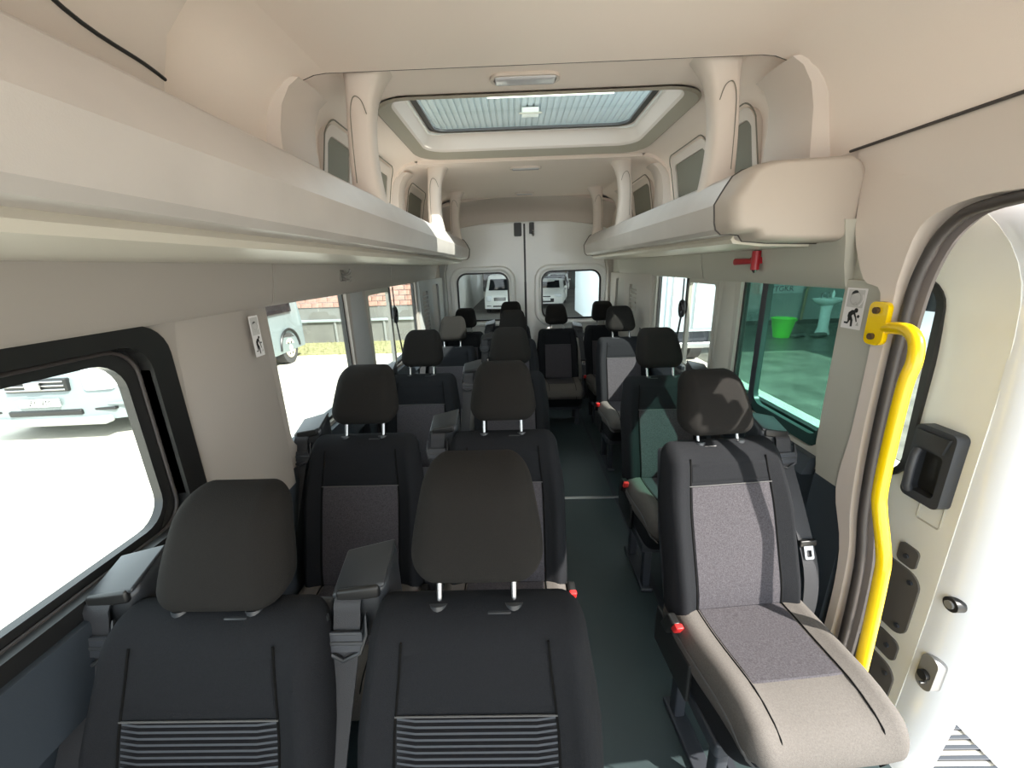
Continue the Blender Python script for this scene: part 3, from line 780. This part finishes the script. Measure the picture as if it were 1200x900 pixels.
# coat hook on the left trim panel
M_hook = mat('dark grey hook plastic', (.16, .15, .135), .5)
ch = tag(empty('coat_hook', (-.868, 1.82, 1.485)), 'small grey coat hook on the left trim panel', 'hook')
obj('hook_base', rbox(.012, .04, .05, .005, 2, 2, None, None, (-.002, 0, .0)), M_hook, ch)
obj('hook_prong', tube(smooth_path([(0, 0, .012), (.018, 0, .004), (.034, 0, .010), (.040, 0, .026)]), .006, 8), M_hook, ch)
obj('hook_prong', tube(smooth_path([(0, 0, -.008), (.020, 0, -.022), (.034, 0, -.020), (.040, 0, -.006)]), .006, 8), M_hook, ch)

# stickers with emergency-exit pictograms
def sticker(s, y0, y1, z0, z1, x, label):
    root = tag(empty('sticker', (s*x, (y0+y1)/2, (z0+z1)/2)), label, 'sticker', 'safety stickers on the pillars')
    # along = image-right direction: left wall +y, right wall -y
    w, h = (y1-y0), (z1-z0); sg = 1 if s < 0 else -1
    def f(u, v, t): return (-s*t, sg*u, v)
    obj('sticker_sheet', plate(rrect(-w/2, w/2, -h/2, h/2, .002), [], lambda u, v, t: f(u, v, .0005+t), .0006), M_sticker, root)
    up = obj('upper_field', plate(rrect(-w*.40, w*.40, h*.03, h*.46, .002), [], lambda u, v, t: f(u, v, .0012+t), .0003), mat('pale grey print', (.55, .54, .53), .5), root)
    def stroke(pts, r, m, par=root, closed=False):
        P = pts if closed else pts
        bm = bmesh.new()
        # flat stroke
        prev = None; V = [Vector(p) for p in P]; n = len(V)
        for i in range(n):
            if closed: t = (V[(i+1) % n]-V[i-1])
            else: t = V[min(i+1, n-1)]-V[max(i-1, 0)]
            t.normalize(); nn = Vector((-t.y, t.x)); rr = r[i] if isinstance(r, (list, tuple)) else r
            a = bm.verts.new(f(*(V[i]+nn*rr), .0018)); b = bm.verts.new(f(*(V[i]-nn*rr), .0018))
            if prev: bm.faces.new((prev[0], prev[1], b, a))
            else: first = (a, b)
            prev = (a, b)
        if closed: bm.faces.new((prev[0], prev[1], first[1], first[0]))
        obj('print', bm, m, par, smooth=False)
    k = w
    circ = [(k*.26*math.cos(a), h*.25+k*.26*math.sin(a)) for a in [math.radians(i*30) for i in range(12)]]
    stroke(circ, k*.018, M_inkg, up, True)
    stroke([(k*.27*math.cos(math.radians(a)), h*.25+k*.27*math.sin(math.radians(a))) for a in (150, 130, 110, 90, 70)], [k*.01, k*.05, k*.06, k*.055, k*.02], M_ink, up)
    stroke([(k*.38*math.cos(math.radians(a)), h*.25+k*.34*math.sin(math.radians(a))) for a in (30, 0, -30, -55)], k*.025, M_sticker, up)
    stroke([(-k*.1, h*.10), (k*.05, h*.16), (k*.12, h*.08)], k*.015, M_inkg, up)
    # crouching figure carrying out of a window
    stroke([(-k*.16, -h*.22), (-k*.12, -h*.14), (-k*.02, -h*.09), (k*.12, -h*.075)], [k*.08, k*.11, k*.10, k*.07], M_ink)
    stroke([(-k*.13, -h*.21), (-k*.14, -h*.30), (-k*.18, -h*.36), (-k*.36, -h*.36)], [k*.08, k*.055, k*.045, k*.035], M_ink)
    stroke([(-k*.10, -h*.21), (k*.01, -h*.29), (k*.03, -h*.44)], [k*.09, k*.06, k*.05], M_ink)
    stroke([(k*.08, -h*.11), (k*.18, -h*.20), (k*.26, -h*.31)], [k*.05, k*.035, k*.03], M_ink)
    stroke([(k*.15+k*.05*math.cos(a), -h*.035+k*.05*math.sin(a)) for a in [math.radians(i*45) for i in range(8)]], k*.05, M_ink, closed=True)
    stroke([(k*.24, -h*.19), (k*.30, -h*.17), (k*.36, -h*.18)], [k*.03, k*.07, k*.04], M_ink)
    stroke([(k*.28, -h*.40), (k*.34, -h*.32), (k*.36, -h*.40)], k*.03, M_inkg)
sticker(-1, 1.155, 1.197, 1.265, 1.385, .8775, 'white safety sticker with black crouching figure on the left pillar')
sticker(1, 1.168, 1.240, 1.290, 1.408, .8895, 'white safety sticker with black crouching figure on the right pillar by the yellow rail')

# loose shoulder belts hanging at the rear side windows
for s, y, x in ((-1, 2.59, .885), (1, 2.445, .885)):
    root = tag(empty('shoulder_belt', (s*x, y, .9)), 'black shoulder belt with loop hanging at the %s rear side window' % ('left' if s < 0 else 'right'), 'seat belt', 'hanging shoulder belts')
    obj('strap', ribbon([(0, 0, .50), (0, 0, .36), (0, .01, .33)], (0, 1, 0), .016, .003), M_belt, root)
    lo = obj('belt_loop', tube([(0, .030*math.cos(a), .325+.045*math.sin(a)) for a in [math.radians(i*30) for i in range(12)]], .011, 8, closed=True), M_black, root)
    obj('loop_cap', cyl((-s*.004, 0, .325), (-s*.014, 0, .325), .016, 12), M_black, lo)
    obj('strap_tail', ribbon([(0, .0, .29), (s*-.01, .005, .18), (s*-.02, .02, .03)], (0, 1, 0), .022, .003), M_belt, root)
ro = tag(empty('belt_reel', (.83, 2.25, .845)), 'black belt reel box on the ledge under the right rear side window', 'belt reel')
obj('reel_box', box(-.03, .03, -.07, .07, 0, .06, .01), M_black, ro)
obj('reel_arm', box(-.012, .012, -.03, .09, .058, .085, .006), M_dark, ro)

# ================================================================= OUTSIDE
GZ = -.65
gr = struct(obj('ground', box(-30, 40, -20, 45, GZ-.3, GZ-.02), M_gap, smooth=False))
bmS = box(-1.495, 1.495, -1.495, 1.495, -.05, 0, .01, segs=1)
slab0 = obj('concrete_slab', bmS, M_conc, gr, smooth=False)
k = 0
for i in range(-4, 2):
    for j in range(-5, 5):
        o = slab0 if k == 0 else slab0.copy()
        if k: C.objects.link(o)
        o.location = (-.5+i*3, j*3, GZ+random.uniform(-.006, .006)); o.rotation_euler = (random.uniform(-.003, .003), random.uniform(-.003, .003), 0); k += 1
obj('rear_yard_paving', box(-2.6, 16, 13.52, 40, GZ-.1, GZ+.004), mat('dark shaded paving', (.17, .155, .14), .7, var=.2, vscale=1), gr, smooth=False)  # shade of the rear yard is put into this dark base colour
obj('wet_garage_floor', box(4.0, 24, -5, 13.52, GZ-.1, GZ+.002), mat('damp garage floor', (.15, .15, .125), .35, var=.35, vscale=2.5), gr, smooth=False)

# left boundary wall
bw = tag(empty('boundary_wall', (0, 12.6, GZ)), 'grey yard wall with orange brick strip on top beyond the left windows', 'wall')
for i in range(6):
    x0 = -12+i*1.55
    obj('wall_panel', box(x0, x0+1.51, -.06, .06, 0, .68, .01), M_wallg, bw, smooth=False)
    obj('wall_post', box(x0+1.50, x0+1.56, -.10, .02, 0, .66, .01), mat('pale post', (.24, .25, .24), .7), bw, smooth=False)
obj('pale_rail', box(-12, -2.7, -.12, -.04, .66, .74, .01), mat('pale rail', (.30, .34, .34), .6), bw, smooth=False)
obj('upper_panel', box(-12, -2.7, -.03, .05, .74, 1.10), M_wallg, bw, smooth=False)
br0 = None
for j in range(6):
    for i in range(27):
        if br0 is None: br0 = o = obj('brick', box(-.165, .165, -.06, .06, -.07, .07, .006, segs=1), M_brick, bw, smooth=False)
        else:
            o = br0.copy(); C.objects.link(o)
        o.location = (-12+.17+i*.345+(j % 2)*.17, random.uniform(-.008, .008), 1.18+j*.155)
gs = obj('grass_strip', box(-14, -2.4, 10.6, 12.45, GZ-.02, GZ+.03), M_grass, None, smooth=False); tag(gs, 'strip of dry green grass at the foot of the left yard wall', 'grass'); gs['kind'] = 'stuff'
bm = bmesh.new()
for i in range(2600):
    x = random.uniform(-12, -2.5); y = random.uniform(10.5, 12.4); h = random.uniform(.04, .14); a = random.uniform(0, 6.28)
    dx, dy = .012*math.cos(a), .012*math.sin(a)
    v = [bm.verts.new(p) for p in ((x-dx, y-dy, GZ), (x+dx, y+dy, GZ), (x+random.uniform(-.04, .04), y+random.uniform(-.04, .04), GZ+h))]
    bm.faces.new(v)
gb = obj('grass_blades', bm, M_grass, gs, smooth=False)

# vehicles: shared builder, x across, y along (front towards -y in local space)
def wheel(par, x, y, r=.33, w=.20, side=1, mw=M_wheel):
    bm = tube([(x-w/2, y, r), (x+w/2, y, r)], r, 24)
    o = obj('wheel', bm, M_tyre, par, angle=50)
    obj('wheel_rim', cyl((x+side*(w/2-.02), y, r), (x+side*(w/2+.012), y, r), r*.62, 20), mw, o)
    obj('hub_cap', cyl((x+side*(w/2), y, r), (x+side*(w/2+.03), y, r), r*.22, 12), M_greyd, o)
    for k in range(6):
        a = k*math.pi/3
        obj('wheel_nut', cyl((x+side*(w/2), y+r*.4*math.cos(a), r+r*.4*math.sin(a)), (x+side*(w/2+.018), y+r*.4*math.cos(a), r+r*.4*math.sin(a)), .03, 8), M_tyre, o)
def vehicle(name, loc, rz, paint, label, cat, kind='van', L=5.2, Wd=1.9, H=2.1, mw=M_wheel, over=.95, wr=.34):
    root = tag(empty(name, loc, rz), label, cat)
    hw = Wd/2
    if kind == 'van':
        prof = [(0, .28), (0, .55), (.03, .85), (.12, 1.02), (.55, 1.22), (1.15, 1.85), (1.45, H-.05), (2.2, H), (L-.12, H-.02), (L-.02, H-.25), (L, 1.0), (L, .32)]
        belt = 1.12
    else:
        prof = [(0, .25), (-.02, .45), (.02, .66), (.15, .78), (.95, .96), (1.65, H-.08), (2.1, H), (L-.75, H-.06), (L-.25, 1.0), (L-.03, .92), (L, .5), (L-.03, .28)]
        belt = .95
    secs = []
    for q in [-1, -.93, -.8, -.4, 0, .4, .8, .93, 1]:
        e = (1-abs(q)**6); sec = []
        for (y, z) in prof:
            inset = .0
            yy = y+(.16*(abs(q)**3) if y < .3 else (-.08*abs(q)**3 if y > L-.3 else 0))
            zz = z-(.06*abs(q)**5 if z > 1.0 else 0)
            xx = q*hw*(1-(.12*max(0, (z-belt))/(H-belt)))
            sec.append((xx, yy, zz))
        secs.append(sec)
    obj('body', loft(secs), paint, root, angle=35)
    # glazing, slightly proud
    def strip(nm, pts, m=M_carglass):
        bm = bmesh.new(); vs = [bm.verts.new(p) for p in pts]; bm.faces.new(vs)
        r = bmesh.ops.solidify(bm, geom=bm.faces[:], thickness=.02)
        return obj(nm, bm, m, root, smooth=False)
    if kind == 'van':
        strip('windscreen', [(-.78*hw, .56, 1.27), (.78*hw, .56, 1.27), (.72*hw, 1.13, 1.88), (-.72*hw, 1.13, 1.88)])
        for s in (-1, 1):
            xs = s*(hw*.995)
            strip('side_window', [(xs, 1.15, 1.25), (xs, 1.95, 1.25), (s*hw*.95, 1.95, 1.75), (s*hw*.95, 1.50, 1.75)])
            strip('side_window', [(xs, 2.1, 1.25), (xs, L-.5, 1.25), (s*hw*.95, L-.5, 1.75), (s*hw*.95, 2.1, 1.75)])
        zf = .0
        obj('grille', box(-.38*hw, .38*hw, -.02, .06, .72, .90, .02), M_black, root)
        for zz in (.755, .81, .865): obj('grille_bar', box(-.36*hw, .36*hw, -.035, -.01, zz-.012, zz+.012, .006), M_chrome, root)
        obj('bumper_intake', box(-.45*hw, .45*hw, -.015, .06, .38, .46, .02), M_black, root)
        for s in (-1, 1):
            b = rbox(.34*hw, .20, .30, .05, 3, 2, lambda x, y, z, s=s: (x, y+.14*((x*s-.35*hw)/hw)**2*1.2, z+.03*(x*s)), None, (s*.70*hw, .10, .83))
            obj('headlamp', b, M_head_l, root)
            obj('fog_recess', box(s*.70*hw-.14, s*.70*hw+.14, .04, .12, .42, .455, .01), M_black, root)
            mi = obj('mirror', rbox(.16, .10, .26, .03, 2, 2, None, None, (s*(hw+.12), 1.05, 1.35)), M_black, root)
            obj('bumper_corner', box(s*.84*hw-.12, s*.84*hw+.12, .06, .16, .48, .52, .01), paint, root)
    else:
        strip('windscreen', [(-.75*hw, 1.0, 1.0), (.75*hw, 1.0, 1.0), (.66*hw, 1.62, H-.1), (-.66*hw, 1.62, H-.1)])
        strip('rear_window', [(-.7*hw, L-.28, 1.03), (.7*hw, L-.28, 1.03), (.64*hw, L-.72, H-.12), (-.64*hw, L-.72, H-.12)])
        for s in (-1, 1):
            strip('side_window', [(s*hw*.985, 1.35, 1.0), (s*hw*.985, 2.35, 1.0), (s*hw*.93, 2.35, H-.14), (s*hw*.93, 1.80, H-.14)])
            strip('side_window', [(s*hw*.985, 2.42, 1.0), (s*hw*.985, L-.8, 1.0), (s*hw*.93, L-1.1, H-.14), (s*hw*.93, 2.42, H-.14)])
            obj('headlamp', rbox(.36, .2, .15, .05, 3, 2, None, None, (s*hw*.72, .14, .66)), M_head_l, root)
            obj('tail_lamp', rbox(.22, .12, .18, .04, 2, 2, None, None, (s*hw*.78, L-.08, .82)), M_red, root)
            obj('mirror', rbox(.16, .09, .12, .03, 2, 2, None, None, (s*(hw+.08), 1.35, 1.02)), paint, root)
            obj('door_handle', box(s*hw-.015, s*hw+.015, 2.15, 2.32, .84, .87, .006), M_chrome, root)
        obj('grille', box(-.5*hw, .5*hw, -.03, .06, .33, .52, .03), M_black, root)
        obj('bumper_intake', box(-.3*hw, .3*hw, -.02, .06, .58, .64, .02), M_black, root)
    obj('number_plate', box(-.26, .26, -.045, -.02, .52 if kind == 'van' else .40, .63 if kind == 'van' else .51, .006), M_plate, root)
    for s in (-1, 1):
        for yy in (.85, L-over):
            wheel(root, s*(hw-.13), yy, wr, .22, s, mw)
            obj('wheel_arch', tube([(s*(hw+.004), yy+(wr+.08)*math.cos(a), wr+(wr+.08)*math.sin(a)) for a in [math.radians(i*15) for i in range(13)]], .03, 6), M_black if kind == 'van' else paint, root)
    return root
# near silver van facing the camera, left
v1 = vehicle('van', (-6.6, 5.1, GZ), math.radians(3), M_silver, 'silver grey van parked beyond the left windows, front bumper and rear wheel in view', 'van', L=5.5, Wd=2.15, H=2.3, over=.85, wr=.38)
obj('bumper_step', box(-.8, .8, -.06, .1, .24, .34, .03), mat('grey bumper plastic', (.35, .36, .35), .5), v1)
obj('emblem', rbox(.20, .03, .11, .014, 3, 2, None, None, (0, -.045, .81)), M_chrome, v1)
me = text_mesh('plate_lettering', 'ZCVM', .11, M_ink, Matrix.Identity(4)); me.parent = v1
me.matrix_world = Matrix.Identity(4); me.rotation_euler = (math.pi/2, 0, 0); me.location = (0.02, -.047, .575)
v3 = vehicle('van', (-.92, 19.3, GZ), math.radians(-4), M_white, 'white van parked facing the camera beyond the left rear door', 'van', L=5, Wd=1.85, H=2.15)
v3.scale = (.80, .80, .84)
c1 = vehicle('car', (1.35, 21.0, GZ), math.radians(-10), M_white, 'white car nearest the right rear door window in the parked line', 'car', 'car', L=4.2, Wd=1.75, H=1.45, mw=M_metal)
c2 = vehicle('car', (2.1, 26.5, GZ), math.radians(-10), mat('dark grey paint', (.08, .08, .09), .3), 'dark grey car parked behind the white one, beyond the rear door', 'car', 'car', L=4.2, Wd=1.75, H=1.45, mw=M_metal)
c4 = vehicle('car', (3.0, 32, GZ), math.radians(-8), M_white, 'white car farthest away in the shaded line of parked cars', 'car', 'car', L=4.2, Wd=1.75, H=1.5, mw=M_metal)
c3 = vehicle('car', (7.3, 8.3, GZ), math.radians(-90), M_white2, 'pale blue car seen through the window of the sliding door', 'car', 'car', L=4.2, Wd=1.8, H=1.6, mw=M_metal)

# pale box truck close behind on the right
bt = tag(empty('box_truck', (2.85, 8.2, GZ)), 'pale blue box truck close behind the right rear door', 'truck')
obj('cargo_box', box(-1.15, 1.15, 0, 4.6, .75, 3.1, .04), mat('pale blue box paint', (.68, .78, .85), .4), bt)
for x in (-1.15, 1.15): obj('corner_post', box(x-.04, x+.04, -.03, .08, .7, 3.12, .01), M_white, bt)
obj('rear_door_leaf', box(-1.08, -.02, -.045, .0, .82, 3.02, .01), M_white2, bt)
obj('rear_door_leaf', box(.02, 1.08, -.045, .0, .82, 3.02, .01), M_white2, bt)
for x in (-.6, -.15, .15, .6): obj('lock_rod', cyl((x, -.07, .85), (x, -.07, 3.0), .018, 10), M_white, bt)
obj('yellow_label', box(-.55, .05, -.052, -.044, 1.95, 2.15, .002), mat('pale yellow label', (.85, .75, .40), .5), bt)
obj('under_frame', box(-1.0, 1.0, .1, 4.5, .5, .76, .02), M_dark, bt)
for s in (-1, 1):
    for y in (.9, 3.6): wheel(bt, s*.95, y, .42, .26, s, M_metal)
obj('rear_bar', box(-1.1, 1.1, -.05, .05, .42, .54, .02), M_metal, bt)

# walls around the yard
ws = tag(obj('side_wall', box(-2.75, -2.55, 13.5, 30, GZ, 3.4, .02), mat('off white wall', (.62, .61, .57), .9)), 'off-white wall running back beside the white van', 'wall')
wb = tag(obj('rear_wall', box(-12, 16, 38, 38.3, GZ, 4.6), M_walld, smooth=False), 'dark wall at the far end of the shed', 'wall')
gw = tag(empty('garage_wall', (10, 14.5, GZ)), 'grey plaster garage wall behind the washbasin', 'wall')
obj('plaster', box(-6.4, 12, 0, .25, 0, 4.6), mat('grey plaster', (.40, .42, .40), .9, var=.12, vscale=1.2), gw, smooth=False)
obj('ledge', box(-6.4, -2.4, -.12, .02, .95, 1.05, .02), mat('plaster ledge', (.5, .5, .47), .9), gw, smooth=False)
obj('pipe', tube([(-.05, -.08, 0), (0, -.08, 1.0), (.2, -.08, 1.6), (.3, -.08, 4.0)], .045, 8), mat('rusty pipe', (.42, .33, .22), .7), gw)
ge = tag(obj('garage_end_wall', box(19, 19.3, -5, 14.6, GZ, 4.6), mat('grey plaster', (.4, .42, .4), .9), smooth=False), 'plain grey end wall of the garage bay on the right', 'wall')
sg = tag(empty('wall_sign', (9.1, 14.42, .62)), 'small pale sign with dark lettering on the garage wall', 'sign')
obj('sign_board', box(-.75, .75, -.01, .02, -.32, .32, .005), mat('sign board', (.62, .60, .60), .6), sg, smooth=False)
for tx, dz, sz in (('SERT', .12, .40), ('VTGKR', -.17, .26)):
    t = text_mesh('lettering', tx, sz, mat('sign ink', (.10, .09, .12), .6), Matrix.Identity(4), None, .002); t.parent = sg
    t.matrix_world = Matrix.Identity(4); t.rotation_euler = (math.pi/2, 0, 0); t.location = (0, -.02, dz)

# washbasin on a pedestal
def lathe(prof, n=28, sx=1, sy=1, bm=None, loc=(0, 0, 0)):
    return loft([[(loc[0]+r*sx*math.cos(2*math.pi*k/n), loc[1]+r*sy*math.sin(2*math.pi*k/n), loc[2]+z) for k in range(n)] for r, z in prof], bm)
wb_ = tag(empty('washbasin', (8.65, 11.6, GZ)), 'white ceramic washbasin on a pedestal against the garage wall', 'washbasin')
obj('pedestal', lathe([(.19, 0), (.17, .05), (.13, .2), (.13, .7), (.16, .86)]), M_ceram, wb_)
bs = obj('basin', lathe([(.14, .80), (.28, .88), (.36, .97), (.37, 1.01), (.34, 1.01), (.27, .94), (.10, .90)], sx=1.1, sy=.8), M_ceram, wb_)
for x in (-.08, .08): obj('tap', tube([(x, .14, 1.0), (x, .14, 1.13), (x, .04, 1.15)], .02, 8), M_chrome, bs)
obj('soap_bottle', lathe([(.04, 1.0), (.04, 1.14), (.015, 1.18), (.015, 1.22)], 12, loc=(.22, .12, 0)), M_ceram, bs)
tb = tag(empty('tub', (7.3, 11.3, GZ)), 'lime green plastic tub on the wet garage floor', 'tub')
obj('tub_wall', lathe([(.20, 0), (.24, .22), (.29, .50), (.31, .52), (.31, .54), (.27, .54), (.26, .50), (.19, .05)]), M_green, tb)
obj('tub_handle', tube([(.30, -.06, .44), (.35, -.05, .48), (.35, .05, .48), (.30, .06, .44)], .012, 8), M_green, tb)
# rubble by the basin
for i in range(4):
    rk = obj('rubble_stone', rbox(.22, .18, .10, .04, 2, 2, lambda x, y, z, i=i: (x*(1+.2*math.sin(i+y*9)), y*(1+.2*math.cos(i*2+x*9)), z)), M_wallg)
    rk.location = (7.65+i*.25, 11.25+.12*math.sin(i*2.1), GZ+.05); rk.rotation_euler = (0, 0, i)
    tag(rk, ['grey rubble stone right beside the lime green tub', 'grey rubble stone second from the lime green tub', 'grey rubble stone second from the washbasin pedestal', 'grey rubble stone right beside the washbasin pedestal'][i], 'stone', 'rubble by the washbasin')
# drain grate outside the sliding door
dg = tag(empty('drain_grate', (1.75, 1.35, GZ+.006)), 'metal drain grate in the paving outside the sliding door', 'grate')
for i in range(8): obj('grate_bar', box(-.16, .16, -.15+i*.04, -.132+i*.04, 0, .012, .002), M_dark, dg)
obj('grate_rim', ring_frame(rrect(-.19, .19, -.18, .18, .01), rrect(-.16, .16, -.16, .16, .01), lambda u, v, t: (u, v, t), .012), M_metal, dg)

gf = tag(empty('garage_shade_roof', (13, 11, 3.3)), 'unseen flat roof added to shade the garage bay with the washbasin', 'roof')  # unseen roof, added to keep the sun off the garage floor
for i in range(15): obj('shade_board', box(-7+i, -6.01+i, -4.0, 3.6, 0, .06, .005, segs=1), M_greyd, gf, smooth=False)
# corrugated shed roof over the rear of the yard
cr = tag(empty('shed_roof', (0, 11.0, 5.5)), 'corrugated steel shed roof seen through the roof hatch', 'roof')
def sheet_bm(w=1.0, L=30, ribs=6):
    pts = []
    p = w/ribs
    for i in range(ribs):
        x = i*p
        pts += [(x, 0), (x+p*.62, 0), (x+p*.70, .035), (x+p*.92, .035)]
    pts.append((w, 0))
    return loft([[(x, y, z) for x, z in pts]+[(x, y, z+.004) for x, z in pts[::-1]] for y in (0, L)])
sh0 = None
for i in range(-13, 20):
    if sh0 is None: sh0 = o = obj('roof_sheet', sheet_bm(), M_corr, cr, smooth=False)
    else:
        o = sh0.copy(); C.objects.link(o)
    o.location = (i*1.0, 0, 0)
for y in (4.5, 9, 14): obj('purlin', box(-13, 20, y, y+.12, -.16, -.01), M_metal, cr, smooth=False)
obj('roof_light_panel', box(-.7, 2.4, .10, .45, -.02, -.008), mat('translucent panel', (.85, .88, .75), .5, emit=1.2), cr, smooth=False)
fldl = tag(empty('floodlight', (.38, 12.2, 5.42)), 'white floodlight box fixed under the shed roof', 'lamp')
obj('lamp_case', box(-.22, .22, -.16, .16, -.10, .05, .02), M_white, fldl)
obj('lamp_visor', box(-.30, .30, -.22, -.16, -.12, -.09, .01), M_greyd, fldl)
